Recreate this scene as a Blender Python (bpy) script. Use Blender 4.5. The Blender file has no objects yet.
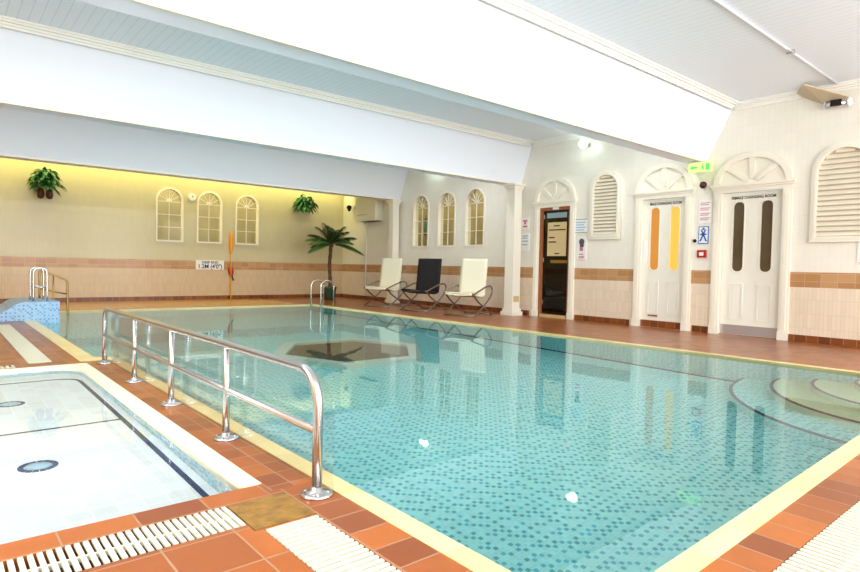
import bpy, bmesh, math, random
from mathutils import Vector, Matrix
random.seed(7)
S = bpy.context.scene; COL = S.collection
PI = math.pi
XR, YB, ZC = 9.45, 15.3, 3.56          # right wall, back wall, ceiling
XL, YN = -3.6, -3.2

# ------------------------------------------------------------ materials
def s2l(c): return tuple(((v/255)/12.92 if v/255 <= .04045 else ((v/255+.055)/1.055)**2.4) for v in c)+(1,)
def mat(name, rgb=(200,200,200), rough=.5, metal=0, noise=0, nscale=20, bump=0, emit=None, estr=0, coat=0, trans=0, ior=1.45, alpha=1):
    m = bpy.data.materials.new(name); m.use_nodes = True; nt = m.node_tree; b = nt.nodes['Principled BSDF']
    b.inputs['Base Color'].default_value = s2l(rgb); b.inputs['Roughness'].default_value = rough; b.inputs['Metallic'].default_value = metal
    b.inputs['Coat Weight'].default_value = coat; b.inputs['Transmission Weight'].default_value = trans; b.inputs['IOR'].default_value = ior
    b.inputs['Alpha'].default_value = alpha
    if emit: b.inputs['Emission Color'].default_value = s2l(emit); b.inputs['Emission Strength'].default_value = estr
    if noise or bump:
        g = nt.nodes.new('ShaderNodeNewGeometry'); n = nt.nodes.new('ShaderNodeTexNoise'); n.inputs['Scale'].default_value = nscale
        nt.links.new(g.outputs['Position'], n.inputs['Vector'])
        if noise:
            mx = nt.nodes.new('ShaderNodeMix'); mx.data_type = 'RGBA'
            c = s2l(rgb); mx.inputs['A'].default_value = tuple(v*(1-noise) for v in c[:3])+(1,); mx.inputs['B'].default_value = tuple(min(1, v*(1+noise)) for v in c[:3])+(1,)
            nt.links.new(n.outputs['Fac'], mx.inputs['Factor']); nt.links.new(mx.outputs['Result'], b.inputs['Base Color'])
        if bump:
            bp = nt.nodes.new('ShaderNodeBump'); bp.inputs['Strength'].default_value = bump; bp.inputs['Distance'].default_value = .01
            nt.links.new(n.outputs['Fac'], bp.inputs['Height']); nt.links.new(bp.outputs['Normal'], b.inputs['Normal'])
    return m
class NT:
    def __init__(s, m): s.nt = m.node_tree
    def n(s, t, **k):
        x = s.nt.nodes.new(t)
        for a, v in k.items(): setattr(x, a, v)
        return x
    def l(s, a, b): s.nt.links.new(a, b)
    def m(s, op, a, b=None, c=None):
        x = s.n('ShaderNodeMath', operation=op)
        for i, v in enumerate((a, b, c)):
            if v is None: continue
            if isinstance(v, (int, float)): x.inputs[i].default_value = v
            else: s.l(v, x.inputs[i])
        return x.outputs[0]
    def mix(s, f, a, b):
        x = s.n('ShaderNodeMix', data_type='RGBA')
        for k, v in (('Factor', f), ('A', a), ('B', b)):
            if isinstance(v, (int, float)): x.inputs[k].default_value = v
            elif isinstance(v, tuple): x.inputs[k].default_value = v
            else: s.l(v, x.inputs[k])
        return x.outputs['Result']
def xyz(N):
    g = N.n('ShaderNodeNewGeometry'); sp = N.n('ShaderNodeSeparateXYZ'); N.l(g.outputs['Position'], sp.inputs[0]); return sp.outputs
def grid(N, u, v, w, h, gap=.004, ou=0, ov=0):
    """grout mask (1 on grout) and random value per tile"""
    uu = N.m('DIVIDE', N.m('ADD', u, 100+ou), w); vv = N.m('DIVIDE', N.m('ADD', v, 100+ov), h)
    fu = N.m('FRACT', uu); fv = N.m('FRACT', vv)
    gr = N.m('MAXIMUM', N.m('LESS_THAN', fu, gap/w), N.m('LESS_THAN', fv, gap/h))
    c = N.n('ShaderNodeCombineXYZ'); N.l(N.m('FLOOR', uu), c.inputs[0]); N.l(N.m('FLOOR', vv), c.inputs[1])
    wn = N.n('ShaderNodeTexWhiteNoise', noise_dimensions='2D'); N.l(c.outputs[0], wn.inputs[0])
    return gr, wn.outputs['Value']
def setbump(N, b, h, st, dist=.003):
    bp = N.n('ShaderNodeBump'); bp.inputs['Strength'].default_value = st; bp.inputs['Distance'].default_value = dist
    N.l(h, bp.inputs['Height']); N.l(bp.outputs['Normal'], b.inputs['Normal'])

def wall_material(upper, lower):
    m = mat('wall_tiles', rough=.22); N = NT(m); b = m.node_tree.nodes['Principled BSDF']
    X, Y, Z = xyz(N); u = N.m('ADD', X, Y)
    g1, r1 = grid(N, u, Z, .075, .2, .003)
    g2, r2 = grid(N, u, Z, .05, .2, .004)
    g3, r3 = grid(N, u, Z, .2, .11, .004, 0, .01)
    up = N.mix(g1, N.mix(r1, s2l(upper), s2l(tuple(v*.988 for v in upper))), s2l(tuple(v*.955 for v in upper)))
    lo = N.mix(g2, N.mix(r2, s2l(lower), s2l(tuple(v*.965 for v in lower))), s2l(tuple(v*.9 for v in lower)))
    bd = N.mix(g3, N.mix(r3, s2l((194,150,104)), s2l((178,130,84))), s2l((205,180,150)))
    c = N.mix(N.m('GREATER_THAN', Z, .78), lo, bd); c = N.mix(N.m('GREATER_THAN', Z, .995), c, up)
    N.l(c, b.inputs['Base Color'])
    hgt = N.mix(N.m('GREATER_THAN', Z, .78), g2, g1)
    setbump(N, b, N.m('SUBTRACT', 1.0, hgt), .25)
    return m
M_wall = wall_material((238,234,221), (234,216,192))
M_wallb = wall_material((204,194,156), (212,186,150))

def deck_material(name, w, h, ou=0, ov=0, light=1.0):
    m = mat(name, rough=.28); N = NT(m); b = m.node_tree.nodes['Principled BSDF']
    X, Y, Z = xyz(N); g, r = grid(N, X, Y, w, h, .007, ou, ov)
    n = N.n('ShaderNodeTexNoise'); n.inputs['Scale'].default_value = 9; n.inputs['Detail'].default_value = 4
    ge = N.n('ShaderNodeNewGeometry'); N.l(ge.outputs['Position'], n.inputs['Vector'])
    L = lambda c: s2l(tuple(min(255, v*light) for v in c))
    c = N.mix(r, L((128,64,28)), L((184,102,36))); c = N.mix(N.m('MULTIPLY', n.outputs['Fac'], .55), c, L((126,70,38)))
    c = N.mix(g, c, s2l((160,124,96)))
    N.l(c, b.inputs['Base Color']); setbump(N, b, N.m('SUBTRACT', N.m('MULTIPLY', n.outputs['Fac'], .3), g), .3)
    return m
M_deck = deck_material('terracotta_small', .172, .147, .018, -.012)
M_deckrail = deck_material('terracotta_rail_strip', .105, .147, .035, -.012)
M_deckend = deck_material('terracotta_end_strip', .15, .5, .0, .1)
M_deckbig = deck_material('terracotta_large', .245, .245, -.115, -.08)
M_base = deck_material('terracotta_skirting', .15, .15, 0, 0, .82)

def mosaic(name, a, bcol, cell, frac, rough=.25):
    m = mat(name, rough=rough); N = NT(m); b = m.node_tree.nodes['Principled BSDF']
    X, Y, Z = xyz(N)
    ge = N.n('ShaderNodeNewGeometry'); sp = N.n('ShaderNodeSeparateXYZ'); N.l(ge.outputs['Normal'], sp.inputs[0])
    hz = N.m('GREATER_THAN', N.m('ABSOLUTE', sp.outputs[2]), .5)
    u = N.m('ADD', N.m('MULTIPLY', hz, X), N.m('MULTIPLY', N.m('SUBTRACT', 1.0, hz), N.m('ADD', X, Y)))
    v = N.m('ADD', N.m('MULTIPLY', hz, Y), N.m('MULTIPLY', N.m('SUBTRACT', 1.0, hz), Z))
    g, r = grid(N, u, v, cell, cell, cell*.07)
    c = N.mix(N.m('LESS_THAN', r, frac), N.mix(r, s2l(a), s2l(tuple(q*.95 for q in a))), s2l(bcol))
    c = N.mix(g, c, s2l(tuple(min(255, q*1.04) for q in a))); N.l(c, b.inputs['Base Color'])
    return m
def dotted(name, a, bcol, cell):
    m = mat(name, rough=.3); N = NT(m); b = m.node_tree.nodes['Principled BSDF']
    X, Y, Z = xyz(N)
    ge = N.n('ShaderNodeNewGeometry'); sp = N.n('ShaderNodeSeparateXYZ'); N.l(ge.outputs['Normal'], sp.inputs[0])
    hz = N.m('GREATER_THAN', N.m('ABSOLUTE', sp.outputs[2]), .5)
    u = N.m('ADD', N.m('MULTIPLY', hz, X), N.m('MULTIPLY', N.m('SUBTRACT', 1.0, hz), N.m('ADD', X, Y)))
    v = N.m('ADD', N.m('MULTIPLY', hz, Y), N.m('MULTIPLY', N.m('SUBTRACT', 1.0, hz), Z))
    g, r = grid(N, u, v, cell, cell, cell*.07); g2, r2 = grid(N, u, v, cell*2, cell*2, 0)
    par = N.m('ADD', N.m('MULTIPLY', N.m('FLOOR', N.m('MULTIPLY', N.m('FRACT', N.m('DIVIDE', N.m('ADD', u, 100), cell*2)), 2)), 2), N.m('FLOOR', N.m('MULTIPLY', N.m('FRACT', N.m('DIVIDE', N.m('ADD', v, 100), cell*2)), 2)))
    pick = N.m('COMPARE', par, N.m('MULTIPLY', N.m('FLOOR', N.m('MULTIPLY', r2, 1.45)), 3), .1)
    c = N.mix(r, s2l(a), s2l(tuple(q*.94 for q in a))); c = N.mix(pick, c, N.mix(r, s2l(bcol), s2l(tuple(min(255, q*1.2) for q in bcol))))
    c = N.mix(g, c, s2l(tuple(min(255, q*1.04) for q in a))); N.l(c, b.inputs['Base Color'])
    return m
M_mosaic = dotted('turquoise_mosaic', (172,236,235), (74,162,176), .030)
M_mosblock = dotted('blue_white_mosaic', (160,196,224), (88,136,186), .027)
M_kidwall = mosaic('pale_blue_mosaic', (206,236,244), (130,200,222), .03, .4)
M_navy = mosaic('navy_mosaic', (34,52,104), (24,40,90), .03, .4)
M_kidfloor = mosaic('white_pool_tile', (250,254,255), (246,252,254), .1, .3)
M_step = mosaic('pale_green_tread_tile', (214,232,200), (196,222,190), .036, .3)
M_spa = mosaic('brown_mosaic', (122,96,88), (90,70,66), .04, .4)

def water(name, tint, bump):
    m = bpy.data.materials.new(name); m.use_nodes = True; nt = m.node_tree; nt.nodes.remove(nt.nodes['Principled BSDF'])
    N = NT(m); gl = N.n('ShaderNodeBsdfGlass'); gl.inputs['IOR'].default_value = 1.33; gl.inputs['Roughness'].default_value = 0; gl.inputs['Color'].default_value = tint
    ge = N.n('ShaderNodeNewGeometry'); n = N.n('ShaderNodeTexNoise'); n.inputs['Scale'].default_value = 2.2; n.inputs['Detail'].default_value = 3
    N.l(ge.outputs['Position'], n.inputs['Vector'])
    bp = N.n('ShaderNodeBump'); bp.inputs['Strength'].default_value = bump; bp.inputs['Distance'].default_value = .01
    N.l(n.outputs['Fac'], bp.inputs['Height']); N.l(bp.outputs['Normal'], gl.inputs['Normal'])
    N.l(gl.outputs[0], nt.nodes['Material Output'].inputs['Surface']); return m
M_water = water('pool_water', (.91,.99,.985,1), .06)
M_kwater = water('shallow_water', (.97,1,1,1), .05)

def glassmat(name, tint=(1,1,1,1), refl=1.0):
    m = bpy.data.materials.new(name); m.use_nodes = True; nt = m.node_tree; nt.nodes.remove(nt.nodes['Principled BSDF']); N = NT(m)
    t = N.n('ShaderNodeBsdfTransparent'); t.inputs[0].default_value = tint
    g = N.n('ShaderNodeBsdfGlossy'); g.inputs['Roughness'].default_value = .02
    f = N.n('ShaderNodeLayerWeight'); f.inputs[0].default_value = .5; mx = N.n('ShaderNodeMixShader')
    N.l(N.m('MULTIPLY_ADD', N.m('POWER', f.outputs['Facing'], 5.0), .9*refl, .045*refl), mx.inputs[0]); N.l(t.outputs[0], mx.inputs[1]); N.l(g.outputs[0], mx.inputs[2])
    N.l(mx.outputs[0], nt.nodes['Material Output'].inputs['Surface']); return m
M_glass = glassmat('window_glass', (.95,.95,.9,1))
M_acryl = glassmat('clear_acrylic', (.93,.96,.97,1))
M_dark = glassmat('smoked_glass', (.25,.22,.2,1))

M_paint = mat('white_painted_plaster', (240,244,252), .55)
M_soffit = mat('pale_blue_white_paint', (238,242,255), .5)
M_trimw = mat('cream_white_gloss', (240,234,218), .35)
M_crown = mat('moulding_paint', (244,243,236), .4)
M_doorw = mat('white_gloss_door', (238,235,222), .3)
M_cream = mat('cream_coping', (246,236,196), .3, noise=.04, nscale=8)
M_steel = mat('polished_stainless', (208,206,206), .24, 1)
M_brass = mat('tarnished_brass', (176,142,80), .3, 1)
M_grate = mat('white_plastic', (214,212,190), .45)
M_black = mat('dark_void', (26,22,20), .8)
M_slate = mat('olive_brown_slate', (140,104,46), .4, noise=.75, nscale=17, bump=.9)
M_wood = mat('stained_timber', (156,94,54), .45, noise=.15, nscale=12)
M_slat = mat('louvre_slat', (236,228,208), .5)
M_green = mat('leaf_green', (40,118,52), .45, noise=.4, nscale=14)
M_palm = mat('palm_green', (56,98,44), .45, noise=.3, nscale=10)
M_trunk = mat('palm_trunk', (92,62,44), .8, noise=.4, nscale=30, bump=.6)
M_pot = mat('dark_green_pot', (52,84,62), .5)
M_brownpot = mat('brown_pot', (70,34,24), .4)
M_sling = mat('cream_sling', (238,232,206), .8)
M_slingb = mat('black_sling', (30,26,28), .8)
M_tube = mat('bronze_tube', (150,138,128), .35, .9)
M_paper = mat('white_paper', (238,238,236), .5)
M_beige = mat('beige_paper', (214,190,140), .5)
M_red = mat('red_plastic', (180,36,30), .4)
M_dred = mat('dark_red_dome', (84,24,22), .3)
M_blue = mat('blue_print', (40,98,180), .5)
M_pink = mat('pink_print', (206,120,142), .5)
M_ink = mat('black_print', (30,30,34), .5)
M_yellow = mat('yellow_plastic', (240,176,20), .4)
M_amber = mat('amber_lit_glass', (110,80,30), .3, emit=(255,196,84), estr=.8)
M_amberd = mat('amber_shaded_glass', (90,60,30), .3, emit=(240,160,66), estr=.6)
M_exit = mat('lit_green_sign', (190,230,130), .4, emit=(206,246,130), estr=.9)
M_exitw = mat('lit_sign_print', (60,190,90), .4, emit=(70,200,100), estr=.8)
M_lamp = mat('lit_lamp_lens', (255,255,255), .3, emit=(225,255,245), estr=9)
M_tubeY = mat('lit_yellow_tube', (255,240,140), .3, emit=(255,236,110), estr=5)
M_tubeW = mat('lit_white_tube', (255,255,255), .3, emit=(240,248,255), estr=5)
M_acw = mat('air_conditioner_case', (232,226,206), .4)
M_ply = mat('beige_board', (206,190,160), .6)
M_corr = mat('corridor_wall', (190,180,140), .6, noise=.3, nscale=2)
M_sauna = mat('sauna_boards', (70,44,28), .6)

# ------------------------------------------------------------ mesh helpers
def box(bm, a, b, mi=0):
    x0, y0, z0 = (min(a[i], b[i]) for i in range(3)); x1, y1, z1 = (max(a[i], b[i]) for i in range(3))
    v = [bm.verts.new(p) for p in ((x0,y0,z0),(x1,y0,z0),(x1,y1,z0),(x0,y1,z0),(x0,y0,z1),(x1,y0,z1),(x1,y1,z1),(x0,y1,z1))]
    for f in ((3,2,1,0),(4,5,6,7),(0,1,5,4),(1,2,6,5),(2,3,7,6),(3,0,4,7)):
        bm.faces.new([v[i] for i in f]).material_index = mi
def prism(bm, poly, axis, a, b):
    """poly of 2-D points swept along axis from a to b"""
    def P(p, t): return {'x': (t,p[0],p[1]), 'y': (p[0],t,p[1]), 'z': (p[0],p[1],t)}[axis]
    A = [bm.verts.new(P(p, a)) for p in poly]; B = [bm.verts.new(P(p, b)) for p in poly]; n = len(poly)
    bm.faces.new(A); bm.faces.new(B[::-1])
    for i in range(n): bm.faces.new((A[i], B[i], B[(i+1)%n], A[(i+1)%n]))
def tube(bm, pts, r, seg=10, rads=None):
    pts = [Vector(p) for p in pts]; rings = []; up = None
    for i, p in enumerate(pts):
        d = (pts[min(i+1, len(pts)-1)]-pts[max(i-1, 0)]).normalized()
        if up is None: up = Vector((0,0,1)) if abs(d.z) < .9 else Vector((1,0,0))
        s = d.cross(up); s = s.normalized() if s.length > 1e-4 else Vector((1,0,0)); up = s.cross(d).normalized()
        rr = rads[i] if rads else r
        rings.append([bm.verts.new(p+(s*math.cos(2*PI*k/seg)+up*math.sin(2*PI*k/seg))*rr) for k in range(seg)])
    for a, b in zip(rings, rings[1:]):
        for k in range(seg):
            f = bm.faces.new((a[k], a[(k+1)%seg], b[(k+1)%seg], b[k])); f.smooth = True
    bm.faces.new(rings[0]); bm.faces.new(rings[-1][::-1])
def lathe(bm, prof, c=(0,0,0), seg=20, M=None):
    rings = []
    for r, z in prof:
        ring = []
        for k in range(seg):
            v = Vector((r*math.cos(2*PI*k/seg), r*math.sin(2*PI*k/seg), z)); v = (M @ v) if M else v
            ring.append(bm.verts.new(v+Vector(c)))
        rings.append(ring)
    for a, b in zip(rings, rings[1:]):
        for k in range(seg): bm.faces.new((a[k], a[(k+1)%seg], b[(k+1)%seg], b[k])).smooth = True
    bm.faces.new(rings[0][::-1]); bm.faces.new(rings[-1])
def curve_mesh(polys, t):
    cu = bpy.data.curves.new('c', 'CURVE'); cu.dimensions = '2D'; cu.fill_mode = 'BOTH'; cu.extrude = t/2
    for p in polys:
        s = cu.splines.new('POLY'); s.points.add(len(p)-1); s.use_cyclic_u = True
        for q, w in zip(s.points, p): q.co = (w[0], w[1], 0, 1)
    o = bpy.data.objects.new('c', cu); COL.objects.link(o); dg = bpy.context.evaluated_depsgraph_get()
    me = bpy.data.meshes.new_from_object(o.evaluated_get(dg)); bpy.data.objects.remove(o); bpy.data.curves.remove(cu); return me
def plate(bm, polys, z0, z1):
    """flat sheet with holes in the local XY plane, from z0 to z1"""
    me = curve_mesh(polys, z1-z0); me.transform(Matrix.Translation((0,0,(z0+z1)/2))); bm.from_mesh(me); bpy.data.meshes.remove(me)
def text_mesh(bm, txt, size, u, v, w, width=None, depth=.002):
    cu = bpy.data.curves.new('t', 'FONT'); cu.body = txt; cu.size = size; cu.align_x = 'CENTER'; cu.extrude = depth/2; cu.offset = size*.022
    o = bpy.data.objects.new('t', cu); COL.objects.link(o); dg = bpy.context.evaluated_depsgraph_get()
    me = bpy.data.meshes.new_from_object(o.evaluated_get(dg)); bpy.data.objects.remove(o); bpy.data.curves.remove(cu)
    xs = [q.co.x for q in me.vertices]; sc = width/(max(xs)-min(xs)) if width else 1
    me.transform(Matrix.Translation((u,v,w)) @ Matrix.Diagonal((sc,1,1,1))); bm.from_mesh(me); bpy.data.meshes.remove(me)
def B(): return bmesh.new()
def obj(name, bm, m, parent=None, M=None, fix=True):
    if fix: bmesh.ops.recalc_face_normals(bm, faces=bm.faces[:])
    me = bpy.data.meshes.new(name); bm.to_mesh(me); bm.free()
    for q in (m if isinstance(m, list) else [m]): me.materials.append(q)
    o = bpy.data.objects.new(name, me); COL.objects.link(o)
    if parent: o.parent = parent
    if M: o.matrix_world = M
    return o
def tag(o, label=None, cat=None, group=None, kind=None):
    if label: o['label'] = label
    if cat: o['category'] = cat
    if group: o['group'] = group
    if kind: o['kind'] = kind
    return o
def empty(name, label=None, cat=None, M=None, group=None, kind=None):
    o = bpy.data.objects.new(name, None); COL.objects.link(o); o.empty_display_size = .1
    if M: o.matrix_world = M
    return tag(o, label, cat, group, kind)
def struct(name, bm, m, label=None, **k): return tag(obj(name, bm, m, **k), label, kind='structure')
def MR(y, z=0, out=0):    # frame on the right wall: u towards -Y, v up, w into the room
    return Matrix(((0,0,-1,XR-out),(-1,0,0,y),(0,1,0,z),(0,0,0,1)))
def MBk(x, z=0, out=0):   # frame on the back wall: u = +X, v up, w into the room
    return Matrix(((1,0,0,x),(0,0,-1,YB-out),(0,1,0,z),(0,0,0,1)))
def arch(hw, v0, vs, rise=None, n=20):
    rise = hw if rise is None else rise
    return [(-hw, v0), (hw, v0)]+[(hw*math.cos(PI*k/n), vs+rise*math.sin(PI*k/n)) for k in range(n+1)]
def rect(u0, v0, u1, v1): return [(u0,v0),(u1,v0),(u1,v1),(u0,v1)]
def rnd(poly, rad, n=6):
    """round the corners of a polygon; rad is one radius per corner"""
    out = []; N = len(poly)
    for i, p in enumerate(poly):
        r = rad[i] if isinstance(rad, (list, tuple)) else rad
        if r <= 0: out.append(p); continue
        P = Vector(p); a = (Vector(poly[i-1])-P).normalized(); b = (Vector(poly[(i+1)%N])-P).normalized()
        A = P+a*r; Bq = P+b*r
        for k in range(n+1):
            t = k/n; q = A*(1-t)**2+P*2*t*(1-t)+Bq*t*t; out.append((q.x, q.y))
    return out

# ------------------------------------------------------------ room shell
D1, D2, D3 = 7.38, 5.10, 3.70                   # door centres along the right wall
WR = [11.6, 10.62, 9.65]; WB = [4.47, 5.45, 6.45]
WIN = arch(.292, 1.485, 2.46)
def holes_at(cs, poly, sgn): return [[(sgn*c+p[0], p[1]) for p in poly] for c in cs]
bm = B()
hs = holes_at(WR, WIN, -1)
hs += [rect(-D1-.38, -.0, -D1+.38, 2.24)]
hs += [rect(-D2-.39, 0, -D2+.39, 2.2), rect(-D3-.45, 0, -D3+.45, 2.2)]
for i in (-3, -2, -1): hs[i] = [(p[0], p[1]+.001 if p[1] == 0 else p[1]) for p in hs[i]]
plate(bm, [rect(-YB-.2, -.0, -YN+.2, ZC+.1)]+hs, -.16, 0)
struct('wall_right', bm, M_wall, M=MR(0))
bm = B(); plate(bm, [rect(XL-.2, 0, XR+.16, ZC+.1)]+holes_at(WB, WIN, 1), -.16, 0)
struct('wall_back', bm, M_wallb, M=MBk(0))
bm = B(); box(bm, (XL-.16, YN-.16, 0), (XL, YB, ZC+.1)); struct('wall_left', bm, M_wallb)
# wall behind the viewpoint, with three tall windows added for the fill light
NW = [(-2.4, .6), (1.6, 4.6), (5.6, 8.6)]
bm = B(); plate(bm, [rect(XL-.16, 0, XR+.16, ZC+.1)]+[rect(a, .5, b, 3.3) for a, b in NW], -.16, 0)
struct('wall_near', bm, M_wall, M=Matrix(((1,0,0,0),(0,0,1,YN),(0,1,0,0),(0,0,0,1))))
# ceiling boards
mce = mat('ceiling_boards', (232,238,244), .4); N = NT(mce); b = mce.node_tree.nodes['Principled BSDF']; X, Y, Z = xyz(N)
gl = N.m('LESS_THAN', N.m('FRACT', N.m('DIVIDE', N.m('ADD', X, 50), .1)), .08)
N.l(N.mix(gl, s2l((238,246,255)), s2l((218,228,240))), b.inputs['Base Color']); setbump(N, b, N.m('SUBTRACT', 1.0, gl), .5)
bm = B(); box(bm, (XL-.16, YN-.16, ZC), (XR+.16, YB+.16, ZC+.1)); struct('ceiling', bm, mce)

# beams (boxed, with sloping faces) and their crown mouldings
def crown(bm, y, s, x0, x1):   # stepped moulding in the angle of ceiling and a face at y; s = direction the moulding projects
    for d, h in ((.10,.02), (.075,.045), (.04,.07), (.02,.1)): box(bm, (x0, y, ZC-h), (x1, y+s*d, ZC))
ti = 0
for y0, y1, y2, nm in ((4.0, 4.40, 4.64, 1), (8.0, 8.28, 8.5, 2), (12.1, 12.5, 12.75, 3)):
    bm = B(); prism(bm, [(y0, ZC), (y1, 2.73), (y2, 2.70), (y2+.15, ZC)], 'x', XL, XR-.002)
    for f in bm.faces: f.material_index = 0
    bmesh.ops.recalc_face_normals(bm, faces=bm.faces[:])
    for f in bm.faces:
        if f.normal.z < -.7: f.material_index = 1
    tag(obj('beam_%s' % ('front','middle','back')[nm-1], bm, [M_paint, M_soffit]), ['big white boxed beam nearest the viewpoint, sloping front face','middle white boxed beam across the pool','rear white boxed beam in front of the plant wall'][nm-1], kind='structure')
    bm = B(); crown(bm, y0+.0, -1, XL, XR-.1); struct('trim_%d' % nm, bm, M_crown)
    bm = B(); prism(bm, [(y1-.015, 2.735), (y1-.015, 2.705), (y1+.02, 2.705), (y1+.02, 2.735)], 'x', XL, XR-.002)
    struct('trim_%d' % (nm+3), bm, M_trimw)
bm = B()
for d, h in ((.10,.02), (.075,.045), (.04,.07), (.02,.1)):
    box(bm, (XR-d, YN, ZC-h), (XR, 3.99, ZC)); box(bm, (XR-d, 4.81, ZC-h), (XR, 7.99, ZC)); box(bm, (XR-d, 8.66, ZC-h), (XR, 12.09, ZC))
struct('trim_7', bm, M_crown)
# skirting
def cut(segs, a, b):
    out = []; cur = a
    for s, e in sorted(segs): out.append((cur, s)); cur = e
    out.append((cur, b)); return [q for q in out if q[1]-q[0] > .01]
bm = B()
for a, b_ in cut([(3.13,4.27), (4.55,5.68), (6.85,7.98)], YN, YB-.013): box(bm, (XR-.012, a, 0), (XR, b_, .1))
struct('baseboard_right', bm, M_base)
bm = B(); box(bm, (XL, YB-.012, 0), (XR, YB, .1)); struct('baseboard_back', bm, M_base)

# ------------------------------------------------------------ pool deck
def sub(rs, h):
    out = []
    for x0, y0, x1, y1 in rs:
        a0, b0, a1, b1 = max(x0,h[0]), max(y0,h[1]), min(x1,h[2]), min(y1,h[3])
        if a0 >= a1 or b0 >= b1: out.append((x0,y0,x1,y1)); continue
        for q in ((x0,y0,x1,b0), (x0,b1,x1,y1), (x0,b0,a0,b1), (a1,b0,x1,b1)):
            if q[2]-q[0] > 1e-4 and q[3]-q[1] > 1e-4: out.append(q)
    return out
POOL = [(1.29,.83,7.06,12.67), (1.05,6.28,1.3,12.67)]
KID = [(-3.2,2.38,1.08,6.17)]
G1 = (-3.4,2.03,.87,2.24); G2 = (.90,-1.2,1.115,1.955); G3 = (1.5,.42,8.2,.70); G4 = (.655,6.40,.845,10.35); G5 = (-3.0,6.215,.55,6.36)
SL = (.87,1.965,1.12,2.23)
GR = [G1, G2, G3, G4, G5]
base = [(XL,YN,XR+.16,YB)]
for h in POOL+KID+GR+[SL]: base = sub(base, h)
big = sub([(XL,YN,1.115,2.03)], (9,9,9,9))
for h in GR+[SL]: big = sub(big, h)
small = base
glow_deck = [(XL,12.67,6.8,YB)]
small = sub(small, glow_deck[0])
small = sub(small, (XL,YN,.90,2.38)); small = sub(small, (.9,1.955,1.115,2.38))
rail = [(1.08,2.28,1.29,6.17)]; small = sub(small, rail[0])
end = [(1.29,.70,7.06,.83)]; small = sub(small, end[0])
big2 = sub([(XL,YN,.90,2.38), (.90,1.955,1.115,2.28), (.90,2.28,1.08,2.38)], SL)
for h in GR: big2 = sub(big2, h)
bm = B()
for r in small: box(bm, (r[0],r[1],-.1), (r[2],r[3],0), 0)
for r in big2: box(bm, (r[0],r[1],-.1), (r[2],r[3],0), 1)
for r in glow_deck: box(bm, (r[0],r[1],-.1), (r[2],r[3],0), 2)
for r in rail: box(bm, (r[0],r[1],-.1), (r[2],r[3],0), 3)
for r in end: box(bm, (r[0],r[1],-.1), (r[2],r[3],0), 4)
n0 = len(bm.faces); plate(bm, [[(1.29,.83), (7.06,.83), (7.06,.975)]], -.1, 0); bm.faces.ensure_lookup_table()
for f_ in bm.faces[n0:]: f_.material_index = 4
struct('floor', bm, [M_deck, M_deckbig, mat('yellow_glow_tiles', (204,150,70), .22, noise=.12, nscale=3), M_deckrail, M_deckend], fix=True)  # back deck: yellow lamp glow put into the tile colour
bm = B()
for r in GR+[SL]: box(bm, (r[0]-.03,r[1]-.03,-.2), (r[2]+.03,r[3]+.03,-.101))
struct('floor_channel', bm, M_black, 'dark gutter under the drain grates')

# main pool: coping, basin, water
DP = 1.42
OUT = [(1.29,.83), (7.06,.975), (7.06,12.67), (1.05,12.67), (1.05,6.28), (1.29,6.28)]
INN = rnd([(1.38,.92), (6.95,1.075), (6.95,12.55), (1.2,12.55), (1.2,6.5), (1.38,6.42)], [0,0,0,0,.08,.1])
mcp = mat('cream_coping_blocks', (246,236,196), .28); N = NT(mcp); b = mcp.node_tree.nodes['Principled BSDF']; X, Y, Z = xyz(N)
g, r = grid(N, X, Y, .3, .25, .004, .02, .08); N.l(N.mix(g, N.mix(r, s2l((238,220,160)), s2l((228,206,142))), s2l((214,196,150))), b.inputs['Base Color'])
bm = B(); plate(bm, [OUT, INN], -.1, .004); tag(obj('pool_coping', bm, mcp), 'cream coping around the big pool', kind='structure')
bm = B()
plate(bm, [OUT, INN], -DP, -.1)
plate(bm, [OUT], -DP-.1, -DP)
tag(obj('pool_basin', bm, M_mosaic), 'turquoise mosaic basin of the big pool', kind='structure')
bm = B()   # dark tile line at the foot of the right-hand pool wall
box(bm, (6.90,2.75,-DP), (6.949,12.5,-DP+.03)); tag(obj('pool_floor_line', bm, M_navy), kind='structure')
bm = B()
for k, (rad, d) in enumerate(((1.74,1.15), (1.38,.88), (1.03,.6), (.68,.32))):
    P = [(6.949,1.0)]+[(6.949-rad*math.sin(PI/2*j/24), 1.0+rad*math.cos(PI/2*j/24)) for j in range(25)]
    v0 = len(bm.faces); plate(bm, [P], -DP+.001*k, -d)
    bm.faces.ensure_lookup_table()
    for f_ in bm.faces[v0:]: f_.material_index = 1 if k == 0 else 0
steps = obj('pool_steps', bm, [M_step, M_mosaic]); tag(steps, 'curved underwater corner steps', kind='structure')
for k, (rad, d) in enumerate(((1.74,1.15), (1.38,.88), (1.03,.6), (.68,.32))):
    bm = B(); c = lambda rr: [(6.949-rr*math.sin(PI/2*j/24), 1.0+rr*math.cos(PI/2*j/24)) for j in range(25)]
    plate(bm, [c(rad+.004)+c(rad-.028)[::-1]], -d-.03, -d+.004); obj('step_nosing', bm, M_navy, steps)
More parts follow.
